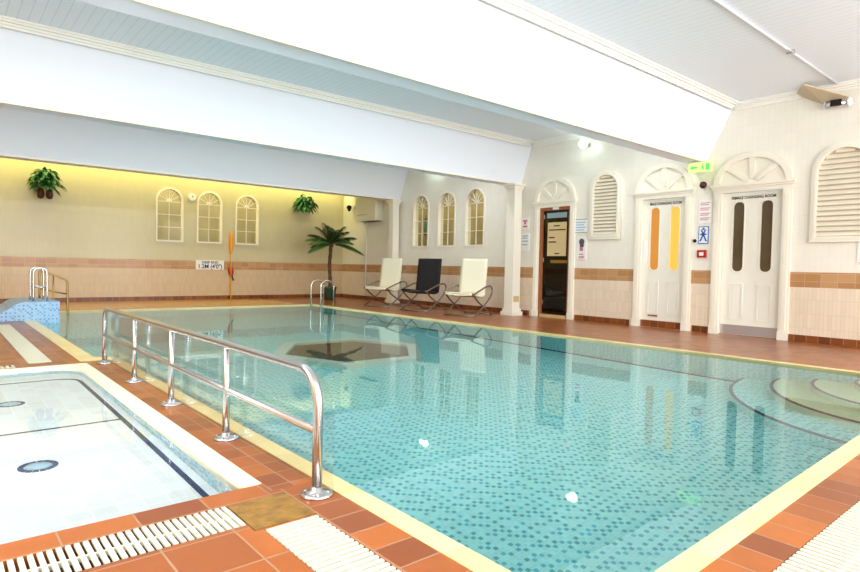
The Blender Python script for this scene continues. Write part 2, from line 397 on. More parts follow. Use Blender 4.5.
# hexagonal underwater seat
hexv = [(4.4+1.12*math.cos(PI/3*k+.95), 6.9+1.12*math.sin(PI/3*k+.95)) for k in range(6)]
hexi = [(4.4+.93*math.cos(PI/3*k+.95), 6.9+.93*math.sin(PI/3*k+.95)) for k in range(6)]
bm = B(); plate(bm, [hexv, hexi], -DP, -DP+.22); hx = tag(obj('spa_rim', bm, mat('pale_rim_tile', (214,226,214), .4)), 'pale hexagonal rim on the floor of the pool', kind='structure')
bm = B(); plate(bm, [hexi], -DP, -DP+.03); obj('spa_floor', bm, M_spa, hx)
WZ = -.018
bm = B()
me = curve_mesh([INN], .0001)
bm.from_mesh(me); bpy.data.meshes.remove(me)
bm.free(); bm = B(); vs = [bm.verts.new((x, y, WZ)) for x, y in INN]; bm.faces.new(vs)
o = obj('pool_water', bm, M_water, fix=False); tag(o, 'calm turquoise water filling the big pool', 'water', kind='stuff')
if o.data.polygons[0].normal.z < 0: o.data.flip_normals()

# toddler pool
KD = .26
KI = rnd([(-3.12,2.38), (1.0,2.38), (1.0,6.1), (-3.12,6.1)], [0,0,.3,0])
KO = [(-3.2,2.36), (1.08,2.36), (1.08,6.17), (-3.2,6.17)]
bm = B(); box(bm, (1.0,2.38,-.1), (1.08,6.17,.003))
bm.free(); bm = B(); plate(bm, [[(-3.2,6.17),(1.08,6.17),(1.08,2.38)]+KI[1:-1]+[(-3.12,6.1),(-3.12,2.38),(-3.2,2.38)]][:1], -.1, .003)
tag(obj('pool_coping', bm, mat('pale_cream_coping', (246,238,208), .3, noise=.03)), 'cream coping around the shallow pool', kind='structure')
bm = B(); plate(bm, [KO, KI], -KD, -.1); tag(obj('pool_wall', bm, M_kidwall), 'pale blue mosaic side of the shallow pool', kind='structure')
bm = B(); plate(bm, [KO], -KD-.1, -KD); kf = tag(obj('pool_basin', bm, M_kidfloor), 'white tiled floor of the shallow pool', kind='structure')
bm = B()
plate(bm, [rnd([(-3.1,2.0+.4), (.955,2.4), (.955,5.82), (-3.1,5.82)], [0,0,.2,0]), rnd([(-3.08,2.41), (.925,2.41), (.925,5.79), (-3.08,5.79)], [0,0,.18,0])], -KD, -KD+.003)
box(bm, (-3.08,4.18,-KD), (.925,4.205,-KD+.003)); obj('lane_line', bm, M_navy, kf)
for cx, cy in ((.40,3.50), (.41,5.02)):
    bm = B()
    for k in range(16):
        a = 2*PI*k/16; plate(bm, [[(cx+r*math.cos(a+d), cy+r*math.sin(a+d)) for r, d in ((.062,0),(.088,0),(.088,.33),(.062,.33))]], -KD, -KD+.006)
    obj('drain_ring', bm, M_navy, kf)
    bm = B(); lathe(bm, [(.058,-KD), (.058,-KD+.01), (.02,-KD+.014)], (cx,cy,0)); obj('drain_cover', bm, mat('pale_blue_plastic', (170,200,214), .4), kf)
bm = B(); vs = [bm.verts.new((x, y, WZ)) for x, y in KI]; bm.faces.new(vs)
o = obj('pool_water', bm, M_kwater, fix=False); tag(o, 'clear shallow water filling the white toddler pool', 'water', kind='stuff')
if o.data.polygons[0].normal.z < 0: o.data.flip_normals()

# drain grates: slats across the channel on two runners
def grate(r, along, label, pitch=.034, fill=.56):
    x0, y0, x1, y1 = r; x0 += .004; y0 += .004; x1 -= .004; y1 -= .004; bm = B()
    if along == 'x':
        n = round((x1-x0)/pitch); pitch = (x1-x0)/(n-1+fill)
        for k in range(n): box(bm, (x0+k*pitch, y0, -.007), (x0+k*pitch+pitch*fill, y1, .002))
        for f in (.5,): y = y0+(y1-y0)*f; box(bm, (x0, y-.005, -.02), (x1, y+.005, -.002))
    else:
        n = round((y1-y0)/pitch); pitch = (y1-y0)/(n-1+fill)
        for k in range(n): box(bm, (x0, y1-k*pitch, -.007), (x1, y1-k*pitch-pitch*fill, .002))
        for f in (.5,): x = x0+(x1-x0)*f; box(bm, (x-.005, y0, -.02), (x+.005, y1, -.002))
    box(bm, (x0, y0, -.101), (x0+.01, y1, -.02)); box(bm, (x1-.01, y0, -.101), (x1, y1, -.02))
    tag(obj('drain_grate', bm, M_grate), label, 'drain grate')
grate(G1, 'x', 'white slatted drain grate along the near edge of the shallow pool', .026, .6)
grate(G2, 'y', 'white slatted drain grate running away below the foot of the handrail, beside brown slab', .03, .54)
grate(G3, 'x', 'white slatted drain grate at bottom right along the near end of the big pool', .034, .55)
grate(G4, 'y', 'long white drain grate on the far left deck leading to the mosaic block', .03, .8)
grate(G5, 'x', 'short piece of white grate at the left edge behind the shallow pool', .04, .55)
bm = B(); box(bm, (SL[0]+.004, SL[1]+.004, -.1), (SL[2]-.004, SL[3]-.004, .003))
tag(obj('stone_slab', bm, M_slate), 'square olive brown slate slab between the two white grates', 'paving slab')

# ------------------------------------------------------------ windows
def window(n, M, glow, label):
    w = empty('window_%d' % n, label, M=M, kind='structure')
    bm = B(); plate(bm, [arch(.325, 1.45, 2.46), arch(.286, 1.49, 2.46)], -.07, .02); obj('window_frame', bm, M_trimw, w).matrix_world = M
    bm = B()
    for v in (2.44, 2.12, 1.81): box(bm, (-.286, v-.007, -.06), (.286, v+.007, -.04))
    box(bm, (-.007, 1.5, -.06), (.007, 2.46, -.04))
    plate(bm, [[(.07*math.cos(PI*k/12), 2.45+.07*math.sin(PI*k/12)) for k in range(13)]], -.06, -.04)
    for a in (30, 60, 90, 120, 150):
        c, s = math.cos(math.radians(a)), math.sin(math.radians(a)); q = .007
        plate(bm, [[(.06*c-q*s, 2.45+.06*s+q*c), (.06*c+q*s, 2.45+.06*s-q*c), (.29*c+q*s, 2.45+.29*s-q*c), (.29*c-q*s, 2.45+.29*s+q*c)]], -.06, -.04)
    obj('glazing_bars', bm, M_trimw, w).matrix_world = M
    bm = B(); plate(bm, [arch(.28, 1.49, 2.46)], -.069, -.063); obj('pane', bm, M_glass, w).matrix_world = M
for i, y in enumerate(WR): window(i+1, MR(y), 1, ['leftmost arched window above the cream chair by the rear column', 'middle arched window of the right wall', 'arched window nearest the front white column'][i])
for i, x in enumerate(WB): window(i+4, MBk(x), 1, ['leftmost arched window of the back wall', 'arched window right of the wall clock', 'rightmost arched window of the back wall'][i])
# lit corridors behind the windows, dark room behind the glass door
bm = B(); box(bm, (2.5, YB+1.2, .0), (8.5, YB+1.25, 3.4)); box(bm, (2.5, YB+.16, -.02), (8.5, YB+1.25, 0)); box(bm, (2.5, YB+.17, 3.4), (8.5, YB+1.25, 3.45)); box(bm, (2.45, YB+.17, 0), (2.5, YB+1.2, 3.4)); box(bm, (8.5, YB+.17, 0), (8.55, YB+1.2, 3.4))
struct('wall_corridor_back', bm, M_corr)
bm = B(); box(bm, (XR+1.3, 8.6, 0), (XR+1.35, 13, 3.4)); box(bm, (XR+.17, 8.6, -.02), (XR+1.35, 13, 0)); box(bm, (XR+.17, 8.6, 3.4), (XR+1.35, 13, 3.45)); box(bm, (XR+.17, 8.55, 0), (XR+1.3, 8.6, 3.4)); box(bm, (XR+.17, 13, 0), (XR+1.3, 13.05, 3.4))
struct('wall_corridor_right', bm, M_corr)
t = empty('framed_picture', 'teal framed picture seen through the leftmost window of the right wall', 'picture', Matrix.Translation((XR+1.28, 12.98, 2.1)))
bm = B(); box(bm, (-.01,-.22,-.24), (.018,.22,.24)); obj('frame', bm, M_wood, t)
bm = B(); box(bm, (-.016,-.18,-.2), (-.011,.18,.2)); obj('canvas', bm, mat('teal_paint', (110,170,160), .5, noise=.3, nscale=8), t)
bm = B(); box(bm, (XR+.9, 6.7, 0), (XR+.95, 8.1, 2.5)); box(bm, (XR+.17, 6.65, 0), (XR+.9, 6.7, 2.5)); box(bm, (XR+.17, 8.1, 0), (XR+.9, 8.15, 2.5)); box(bm, (XR+.17, 6.65, 2.5), (XR+.95, 8.15, 2.55)); box(bm, (XR+.16, 6.65, -.02), (XR+.95, 8.15, 0))
for k, z in ((.30,.45), (.55,.9)): box(bm, (XR+1.2-k, 6.7, z-.06), (XR+.9, 8.1, z))
struct('wall_cabin', bm, M_sauna)

# ------------------------------------------------------------ doors with their surrounds
def surround(D, hw, hd, n, label):
    """pilaster casings, cornice and a half-round relief fan above"""
    M = MR(D); d = empty('door_%d' % n, label, M=M, kind='structure')
    bm = B()
    for s in (-1, 1):
        a, b_ = s*hw, s*hd
        box(bm, (min(a,b_), 0, -.06), (max(a,b_), 2.21, .035)); c = (a+b_)/2
        box(bm, (c-.03, .14, .035), (c+.03, 2.16, .045)); box(bm, (min(a,b_)-.008, 0, 0), (max(a,b_)+.008, .13, .045))
    box(bm, (-hw, 2.20, -.02), (hw, 2.26, .04)); box(bm, (-hw-.02, 2.26, 0), (hw+.02, 2.29, .06)); box(bm, (-hw-.035, 2.29, 0), (hw+.035, 2.325, .08))
    obj('door_surround', bm, M_trimw, d).matrix_world = M
    bm = B(); R, H = hw-.0, .46
    e = lambda r, h, n_=28: [(r*math.cos(PI*k/n_), 2.325+h*math.sin(PI*k/n_)) for k in range(n_+1)]
    plate(bm, [e(R, H)], 0, .02)
    plate(bm, [e(R, H)+e(R-.09, H-.08)[::-1]], .02, .06)
    for a in (42, 90, 138):
        c, s = math.cos(math.radians(a)), math.sin(math.radians(a)); q = .03
        p0 = (.09*c, 2.325+.07*s); p1 = ((R-.07)*c, 2.325+(H-.06)*s); dx, dy = p1[0]-p0[0], p1[1]-p0[1]; L = math.hypot(dx, dy); nx, ny = -dy/L*q, dx/L*q
        plate(bm, [[(p0[0]+nx,p0[1]+ny), (p0[0]-nx,p0[1]-ny), (p1[0]-nx*1.5,p1[1]-ny*1.5), (p1[0]+nx*1.5,p1[1]+ny*1.5)]], .02, .045)
    obj('fanlight_relief', bm, M_trimw, d).matrix_world = M
    return d, M
def P(name, bm, m, d, M, label=None):
    o = obj(name, bm, m, d); o.matrix_world = M
    if label: o['label'] = label
    return o
def panel_door(D, hd, n, label, txt, mats, kick, sill):
    d, M = surround(D, hd+.125, hd, n, label)
    bm = B(); h0 = sill
    wins = [rnd(rect(s*.185*hd/.4-.08, .99, s*.185*hd/.4+.08, 2.055), .079, 8) for s in (-1, 1)]
    plate(bm, [rect(-hd+.004, h0, hd-.004, 2.19)]+wins, -.09, -.05); leaf = P('door_leaf', bm, M_doorw, d, M)
    for i, s in enumerate((-1, 1)):
        c = s*.185*hd/.4
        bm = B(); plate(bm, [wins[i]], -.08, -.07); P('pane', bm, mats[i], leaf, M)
        bm = B(); o_ = rnd(rect(c-.095, .975, c+.095, 2.07), .094, 8); plate(bm, [o_, wins[i]], -.05, -.042); P('pane_bead', bm, M_trimw, leaf, M)
        bm = B(); plate(bm, [rect(c-.10, .24, c+.10, .80), rect(c-.078, .262, c+.078, .778)], -.05, -.038); plate(bm, [rect(c-.06, .28, c+.06, .76)], -.05, -.043); P('door_panel', bm, M_doorw, leaf, M)
    bm = B(); text_mesh(bm, txt, .062, 0, 2.10, -.048, hd*1.45); P('lettering', bm, M_ink, leaf, M)
    if kick:
        bm = B(); box(bm, (-hd+.02, h0+.005, -.05), (hd-.02, h0+.15, -.044)); P('kick_plate', bm, kick, leaf, M)
    bm = B(); box(bm, (-hd, 0, -.14), (hd, h0-.004, -.03)); P('threshold', bm, M_wood if sill < .05 else M_base, d, M)
    return d, M, leaf
M_brushed = mat('brushed_steel_plate', (196,190,192), .35, .7, noise=.08, nscale=60)
M_dpane = mat('dark_obscured_glass', (92,76,52), .15, noise=.2, nscale=3)
d3, M3, l3 = panel_door(D3, .435, 3, 'white panelled door lettered FEMALE CHANGING ROOM with dark arched panes', 'FEMALE CHANGING ROOM', (M_dpane, M_dpane), M_brushed, .01)
bm = B(); box(bm, (.36, 1.12, -.05), (.425, 1.48, -.04)); P('push_plate', bm, M_paper, l3, M3)
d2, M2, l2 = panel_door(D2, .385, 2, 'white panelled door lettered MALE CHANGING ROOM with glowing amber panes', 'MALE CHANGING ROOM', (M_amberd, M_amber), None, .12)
bm = B(); box(bm, (-.375, 1.1, -.05), (-.31, 1.5, -.04)); P('push_plate', bm, M_paper, l2, M2)
bm = B(); box(bm, (-.25, .19, -.05), (-.08, .215, -.03)); P('vent_slot', bm, M_wood, l2, M2)
# glass door in a timber frame
d1, M1 = surround(D1, .50, .38, 1, 'smoked glass door in brown timber frame')
bm = B(); plate(bm, [rect(-.38, .001, .38, 2.24), rect(-.31, .06, .33, 2.14)], -.10, -.0); P('door_frame', bm, M_wood, d1, M1)
bm = B(); box(bm, (-.06, 2.15, 0), (.09, 2.2, .006)); P('door_closer_label', bm, M_paper, d1, M1)
bm = B(); plate(bm, [rect(-.305, .065, .325, 2.13)], -.05, -.04); gl1 = P('glass_leaf', bm, M_dark, d1, M1)
bm = B(); box(bm, (-.22, 1.99, -.04), (.26, 2.09, -.03)); P('sticker', bm, mat('blue_grey_strip', (140,160,164), .4), gl1, M1)
bm = B(); box(bm, (-.2, 1.23, -.039), (.26, 1.9, -.032)); nb = P('notice', bm, M_beige, gl1, M1)
bm = B()
for v, u0, u1 in ((1.83,-.05,.1), (1.75,-.17,.24), (1.6,-.17,-.02), (1.51,-.17,.02), (1.28,-.02,.1)): box(bm, (u0, v-.012, -.032), (u1, v+.012, -.031))
P('print', bm, M_ink, gl1, M1)
bm = B(); box(bm, (-.1, 1.09, -.035), (.3, 1.15, -.015)); P('door_handle', bm, M_brass, gl1, M1)
bm = B()
for v in (2.02, 1.15, .3): box(bm, (-.33, v-.04, -.04), (-.27, v+.04, -.02))
P('hinge', bm, M_steel, gl1, M1)
bm = B(); box(bm, (-.31, .0, -.1), (.33, .055, .03)); P('threshold', bm, mat('worn_wood_sill', (196,170,120), .5), d1, M1)

# ------------------------------------------------------------ arched louvres
def louvre(M, hw, v0, vs, lab, n, fw):
    t = empty('louvred_vent', lab, 'vent', M)
    bm = B(); plate(bm, [arch(hw+fw, v0-fw, vs), arch(hw, v0, vs)], .0, .05); plate(bm, [arch(hw+fw*.45, v0-fw*.45, vs), arch(hw, v0, vs)], .05, .065); obj('vent_frame', bm, M_trimw, t).matrix_world = M
    bm = B(); plate(bm, [arch(hw+.005, v0-.005, vs)], .001, .006); obj('vent_back', bm, M_ply, t).matrix_world = M
    bm = B(); top = vs+hw; st = (top-v0)/n
    for k in range(n):
        z = v0+st*(k+.5); h = hw if z < vs else math.sqrt(max(.0, hw*hw-(z+.015-vs)**2)) if z+.015-vs < hw else 0
        if h < .04: continue
        prism(bm, [(z-st*.42, .045), (z-st*.30, .05), (z+st*.42, .012), (z+st*.30, .007)], 'x', -h, h)
    for v in bm.verts: v.co = Vector((v.co.x, v.co.y, v.co.z))
    obj('slats', bm, M_slat, t).matrix_world = M
louvre(MR(6.22), .25, 1.62, 2.46, 'narrow white arched louvred vent between glass door and amber-paned door', 17, .085)
louvre(MR(2.52), .31, 1.49, 2.38, 'wide white arched louvred vent at right edge of the picture', 17, .075)

# ------------------------------------------------------------ columns under the beams
def column(x, y, w, label, brass):
    t = empty('column', label, 'column', Matrix.Translation((x, y, 0)))
    def fr(z0, z1, a, b_): 
        bm_ = B(); V = [bm_.verts.new((sx*h, sy*h, z)) for h, z in ((a, z0), (b_, z1)) for sx, sy in ((-1,-1),(1,-1),(1,1),(-1,1))]
        bm_.faces.new(V[3::-1]); bm_.faces.new(V[4:])
        for i in range(4): bm_.faces.new((V[i], V[(i+1)%4], V[4+(i+1)%4], V[4+i]))
        return bm_
    obj('shaft', fr(.14, 2.56, w, w*.94), M_trimw, t)
    bm_ = B(); box(bm_, (-w*1.4,-w*1.4,0), (w*1.4,w*1.4,.08)); box(bm_, (-w*1.18,-w*1.18,.08), (w*1.18,w*1.18,.14)); obj('plinth', bm_, M_trimw, t)
    bm_ = B(); box(bm_, (-w*1.0,-w*1.0,2.56), (w*1.0,w*1.0,2.60)); box(bm_, (-w*1.2,-w*1.2,2.60), (w*1.2,w*1.2,2.65)); box(bm_, (-w*1.45,-w*1.45,2.65), (w*1.45,w*1.45,2.695)); obj('capital', bm_, M_trimw, t)
    if brass:
        bm_ = B(); box(bm_, (-w*.7, -w-.008, .28), (w*.7, -w+.002, .4)); obj('socket_plate', bm_, mat('beige_socket_plate', (206,182,124), .4), t, )['label'] = 'beige plate low on the shaft'
column(9.15, 8.2, .115, 'tall white square column between the chairs and the glass door', True)
column(9.27, 12.5, .10, 'far white column behind the leftmost cream chair', False)

# ------------------------------------------------------------ signs and wall fittings on the right wall
def sign(name, y0, y1, z0, z1, label, cat, m, marks=(), extra=None, out=.012):
    M = MR((y0+y1)/2, (z0+z1)/2); w, h = abs(y1-y0)/2, (z1-z0)/2
    t = empty(name, label, cat, M)
    bm = B(); box(bm, (-w,-h,.0015), (w,h,out)); P('board', bm, m, t, M)
    by = {}
    for mm, u0, v0, u1, v1 in marks: by.setdefault(mm.name, (mm, []))[1].append((u0,v0,u1,v1))
    for mm, rs in by.values():
        bm = B()
        for u0, v0, u1, v1 in rs: box(bm, (u0*w, v0*h, out), (u1*w, v1*h, out+.002))
        P('print', bm, mm, t, M)
    return t, M, w, h
lines = lambda mm, vs, a=-.75, b_=.75, th=.04: [(mm, a, v-th, b_-(i%2)*.2, v+th) for i, v in enumerate(vs)]
sign('notice', 8.04, 8.24, 1.79, 2.03, 'small pink printed notice right of the front column, upper one', 'sign', M_paper, [(M_pink,-.6,.3,.6,.6), (M_pink,-.3,-.2,.3,.3), (M_pink,-.6,-.7,.6,-.4)])
t, M, w, h = sign('notice', 8.02, 8.24, 1.34, 1.70, 'white framed paper below the pink notice right of the front column', 'sign', M_paper, lines(mat('grey_blue_print',(150,170,190),.5), (.7,.45,.1,-.3), th=.06))
sign('notice', 6.60, 6.96, 1.66, 1.94, 'pale landscape notice at top right of the glass door', 'sign', M_paper, [(mat('grey_print',(140,146,150),.5),-.95,.85,.95,.95), (mat('grey_print2',(140,146,150),.5),-.95,-.95,.95,-.85)]+lines(mat('light_blue_print',(160,190,214),.5), (.5,.15,-.2,-.55), th=.07))
t, M, w, h = sign('poster', 6.62, 6.83, 1.16, 1.60, 'pink and black poster below the landscape notice', 'poster', M_paper, [(M_pink,-.4,-.25,.35,.15), (M_pink,-.55,-.85,.55,-.7), (M_pink,-.5,-.6,.4,-.5)])
bm = B(); lathe(bm, [(.06,.013), (.055,.016)], (0,.12,0)); P('face_print', bm, mat('dark_grey_print_head',(84,80,90),.5), t, M); bm = B(); box(bm, (-.04,.02,.013), (.05,.09,.0155)); P('print', bm, mat('dark_grey_print',(84,80,90),.5), t, M)
sign('notice', 4.29, 4.50, 1.75, 2.12, 'pink lined rules notice under the red dome', 'sign', M_paper, lines(M_pink, (.75,.6,.3,.15,-.15,-.3,-.55,-.7), th=.035))
t, M, w, h = sign('safety_sign', 4.33, 4.49, 1.42, 1.70, 'white sign with blue crossed figure above the red call point', 'sign', M_blue, [(M_paper,-.85,-.9,.85,.9)])
bm = B()
lathe(bm, [(.02,.014), (.018,.017)], (0,.10,0)); P('print_head', bm, M_blue, t, M); bm = B()
for s in (-1, 1): plate(bm, [[(s*.05-.014,-.1), (s*.05+.014,-.1), (-s*.035+.012,.09), (-s*.035-.012,.09)]], .014, .017)
box(bm, (-.05,.0,.014), (.05,.025,.0165)); P('print', bm, M_blue, t, M)
t, M, w, h = sign('fire_call_point', 4.35, 4.49, 1.20, 1.32, 'small red break-glass fire call point between the changing room doors', 'alarm', M_red, [], out=.04)
bm = B(); box(bm, (-.035,-.03,.04), (.035,.025,.043)); P('glass_face', bm, M_paper, t, M)
# siren and hook
M = MR(4.43, 2.36); t = empty('alarm_sounder', 'dark red round alarm sounder below the green exit sign', 'alarm', M)
bm = B(); lathe(bm, [(.065,.0015), (.065,.02)]); P('base', bm, M_paper, t, M); bm = B(); lathe(bm, [(.055,.02), (.055,.05), (.04,.075), (.015,.085)]); P('dome', bm, M_dred, t, M)
M = MR(4.54, 1.47); t = empty('door_holder', 'small black knob on white plate beside the amber-paned door', 'door holder', M)
bm = B(); box(bm, (-.02,-.05,.0015), (.045,.03,.015)); P('plate', bm, M_paper, t, M); bm = B(); lathe(bm, [(.025,.015), (.03,.03), (.02,.045)], (.0,.0,0)); P('knob', bm, M_black, t, M)
# exit sign hung from the beam end
M = MR(4.40, 2.61, .25); t = empty('exit_sign', 'lit green emergency exit sign under the end of the big beam', 'exit sign', M)
bm = B(); box(bm, (-.17,-.07,-.03), (.19,.07,.0)); P('case', bm, M_exit, t, M)
bm = B(); box(bm, (-.18,.07,-.035), (.20,.09,.005)); box(bm, (-.02,.0,-.035), (.02,.11,-.25+.002)) ; P('bracket', bm, M_tubeW if False else M_trimw, t, M)
bm = B(); plate(bm, [[(-.15,0), (-.10,.04), (-.10,.015), (-.03,.015), (-.03,-.015), (-.10,-.015), (-.10,-.04)]], 0, .002)
plate(bm, [rect(.10,-.05,.16,.05)], 0, .002); lathe(bm, [(.012,0), (.012,.002)], (.05,.04,0), 10)
plate(bm, [[(.03,.02), (.07,.025), (.065,-.01), (.08,-.045), (.065,-.05), (.045,-.015), (.02,-.045), (.01,-.035), (.035,-.005)]], 0, .002); P('pictogram', bm, M_exitw, t, M)
# notice at the right edge
sign('notice', 2.02, 2.34, 1.14, 1.42, 'white notice with pink heading under the wide louvre, at the picture edge', 'sign', M_paper, [(M_pink,-.7,-.05,.4,.08), (M_ink,-.8,-.35,.6,-.25)])
# floodlight on the wall
def flood(y, z, label, lit):
    M = MR(y, z); t = empty('wall_floodlight', label, 'lamp', M)
    bm = B(); box(bm, (-.03,-.03,.0015), (.03,.03,.03)); tube(bm, [(0,0,.03),(0,0,.12)], .012); P('bracket', bm, M_steel, t, M)
    bm = B(); lathe(bm, [(.02,.10), (.05,.12), (.055,.17)], (0,0,0)); P('housing', bm, mat('lamp_case',(200,204,204),.4), t, M)
    bm = B(); lathe(bm, [(.05,.17), (.08,.175), (.085,.21), (.06,.24), (.02,.25)], (0,0,0)); P('lens', bm, M_lamp, t, M)
flood(6.62, 3.31, 'bright floodlight high on the right wall above the narrow louvre', 1)
flood(11.0, 3.36, 'floodlight high on the right wall behind the middle beam', 1)
# board and sensor lamp near the ceiling at right
M = MR(2.63, 3.3); t = empty('wall_heater_lamp', 'chrome ended sensor lamp on a beige board near the ceiling at right', 'lamp', M)
bm = B(); prism(bm, [(-.45,.20), (-.45,.25), (-.1,.25), (.12,.02), (.09,.0), (-.13,.21)], 'z', .002, .03)
bm.free(); bm = B()
V = [(-.50,.255,.45), (-.30,.255,.55), (.18,.02,.12), (-.12,.02,.09)]
top = [(-.52,.245,.02), (-.30,.25,.42), (.17,.04,.16), (-.16,.03,.03)]
vv = [bm.verts.new(p) for p in top]+[bm.verts.new((p[0], p[1]-.02, p[2])) for p in top]
bm.faces.new(vv[:4]); bm.faces.new(vv[4:][::-1])
for i in range(4): bm.faces.new((vv[i], vv[(i+1)%4], vv[4+(i+1)%4], vv[4+i]))
P('board', bm, M_ply, t, M)
bm = B(); tube(bm, [(-.13,-.02,.09), (.13,-.02,.09)], .05, 14); body = P('housing', bm, M_steel, t, M)
bm = B(); tube(bm, [(.13,-.02,.09), (.155,-.02,.09), (.175,-.02,.09)], .05, 14, [.06,.065,.04]); P('end_cap', bm, mat('white_lens_right',(235,240,245),.2), t, M); bm = B(); tube(bm, [(-.13,-.02,.09), (-.15,-.02,.09)], .05, 14, [.055,.03]); P('end_cap', bm, mat('white_lens',(235,240,245),.2), t, M)
bm = B(); box(bm, (-.06,-.055,.12), (.07,.025,.148)); P('sensor_window', bm, M_black, t, M)
# ceiling conduit
bm = B(); tube(bm, [(XL+.3,2.62,ZC-.016), (XR-.12,2.62,ZC-.016)], .013, 8); t = tag(obj('ceiling_conduit', bm, M_paint), 'thin white conduit running across the ceiling towards the sensor lamp', 'conduit')
bm = B(); box(bm, (7.60,2.58,ZC-.045), (7.64,2.66,ZC-.001)); box(bm, (7.50,2.61,ZC-.035), (7.60,2.63,ZC-.02)); obj('clip', bm, M_steel, t)

# ------------------------------------------------------------ things by the back corner
M = MR(13.72, 2.52); t = empty('air_conditioner', 'cream wall air conditioner under the rear beam end', 'air conditioner', M)
bm = B(); box(bm, (-.5,-.32,.0015), (.5,.32,.27)); bmesh.ops.bevel(bm, geom=bm.edges[:], offset=.02, segments=2, affect='EDGES'); P('case', bm, M_acw, t, M)
bm = B(); box(bm, (-.42,-.16,.27), (.1,-.13,.276)); P('air_slot', bm, M_ply, t, M)
bm = B(); box(bm, (-.3,-.33,.05), (.48,-.319,.2)); P('drip_tray', bm, M_black, t, M)
bm = B(); tube(bm, [(XR-.03,14.0,2.18), (XR-.03,14.0,.11)], .02, 8); tag(obj('drain_pipe', bm, M_trimw), 'thin cream pipe dropping from the air conditioner to the floor', 'pipe')
M = MR(14.7, 2.68); t = empty('security_camera', 'black security camera in the back corner beside the air conditioner', 'camera', M)
bm = B(); box(bm, (-.05,-.05,.0015), (.05,.05,.03)); tube(bm, [(0,0,.03), (0,-.02,.12)], .012); P('bracket', bm, M_trimw, t, M)
bm = B(); tube(bm, [(-.12,-.02,.12), (.06,-.04,.20)], .062, 12); P('body', bm, M_black, t, M)
bm = B(); lathe(bm, [(.03,-.02),(.045,.0),(.045,.05)], (0,-.1,.15)); P('lens', bm, M_black, t, M)
# clock
M = MBk(5.0, 2.59); t = empty('wall_clock', 'small round white clock between the first two arched windows', 'clock', M)
bm = B(); lathe(bm, [(.10,.0015), (.10,.03), (.085,.035)]); P('rim', bm, M_trimw, t, M)
bm = B(); lathe(bm, [(.083,.035), (.082,.037)]); P('dial', bm, M_paper, t, M)
bm = B(); plate(bm, [[(-.006,-.01), (.006,-.01), (.05,.045), (.042,.05)]], .037, .04); P('minute_hand', bm, M_ink, t, M)
bm = B(); plate(bm, [[(-.005,-.01), (.005,-.01), (.005,.04), (-.005,.04)]], .037, .0395); P('hour_hand', bm, M_ink, t, M)
# depth sign
M = MBk(5.47, .89); t = empty('depth_sign', "white sign on the brown band reading DEEP END 1.2M (4'0\")", 'sign', M)
bm = B(); box(bm, (-.36,-.115,.0015), (.36,.125,.012)); P('board', bm, M_paper, t, M)
bm = B(); text_mesh(bm, 'DEEP END', .09, 0, .04, .013, .42); text_mesh(bm, "1.2M (4'0\")", .15, 0, -.085, .013, .60); P('lettering', bm, M_ink, t, M)
# rescue pole
M = MBk(6.0, 0, .06); t = empty('rescue_pole', 'upright yellow rescue pole leaning on the back wall with red float', 'rescue pole', M)
bm = B(); tube(bm, [(0,.0,0), (.0,1.3,0)], .014, 8); P('pole', bm, M_yellow, t, M)
bm = B(); tube(bm, [(0,1.18,0), (0,1.26,0), (0,1.4,0), (0,1.6,0), (0,1.72,0), (0,1.78,0)], .04, 12, [.012,.036,.046,.044,.034,.01]); P('float', bm, mat('orange_yellow_float',(244,160,16),.4), t, M)
bm = B(); tube(bm, [(-.035,.86,0), (-.045,.75,0), (-.02,.6,0)], .03, 8, [.02,.035,.012]); tube(bm, [(.03,.85,0), (.045,.74,0), (.03,.62,0)], .03, 8, [.02,.036,.02]); P('red_grip', bm, M_red, t, M)
bm = B(); tube(bm, [(.02,.66,.02), (.03,.56,.02), (.07,.5,.02)], .02, 8); P('dark_clip', bm, M_brownpot, t, M)

# plants
def leaf(bm, p, d, L, W, droop=.3):
    d = d.normalized(); s = d.cross(Vector((0,0,1))); s = s.normalized() if s.length > .01 else Vector((1,0,0)); prev = None
    for k, (t, w) in enumerate(((0,.1), (.3,.9), (.65,1), (1,.05))):
        c = p+d*L*t+Vector((0,0,-droop*L*t*t)); a = bm.verts.new(c-s*W*w/2+Vector((0,0,.15*W*w))); b_ = bm.verts.new(c+s*W*w/2+Vector((0,0,.15*W*w))); m_ = bm.verts.new(c)
        if prev: bm.faces.new((prev[0], prev[2], m_, a)); bm.faces.new((prev[2], prev[1], b_, m_))
        prev = (a, b_, m_)
def wall_plant(x, z, R, H, label, pots, seed):
    random.seed(seed); M = Matrix.Translation((x, YB-.22, z)); t = empty('hanging_plant', label, 'plant', M)
    bm = B()
    for k in range(150):
        a = random.uniform(0, 2*PI); rr = random.random()**.6; hz = random.uniform(-.8, .9)
        wd = R*(1-.55*max(0, hz)); p = Vector((wd*rr*math.cos(a), min(.2, wd*.7)*rr*math.sin(a)*.9, hz*H*(1-.25*rr)))
        leaf(bm, p, Vector((math.cos(a), math.sin(a)*.6, random.uniform(-.3,.8))), random.uniform(.12,.2), random.uniform(.07,.12), .8)
    for v in bm.verts: v.co.y = min(v.co.y, .2)
    obj('foliage', bm, M_green, t)
    bm = B(); tube(bm, [(0,.21,H*1.0), (0,.14,H*1.12), (0,.0,H*1.0), (0,0,H*.3)], .008, 6); lathe(bm, [(.03,0),(.03,.015)], (0,.2,H*1.0), 10, Matrix.Rotation(-PI/2, 4, 'X')); obj('bracket', bm, M_black, t)
    for px, pz in pots:
        bm = B(); lathe(bm, [(.02,-.12), (.055,-.10), (.07,-.04), (.062,.04), (.04,.10)], (px, -.08, pz), 14); obj('pot', bm, M_brownpot, t)
wall_plant(1.86, 2.66, .24, .26, 'bushy green plant hung high on the back wall, two brown pots', ((-.10,-.30), (.06,-.30)), 3)
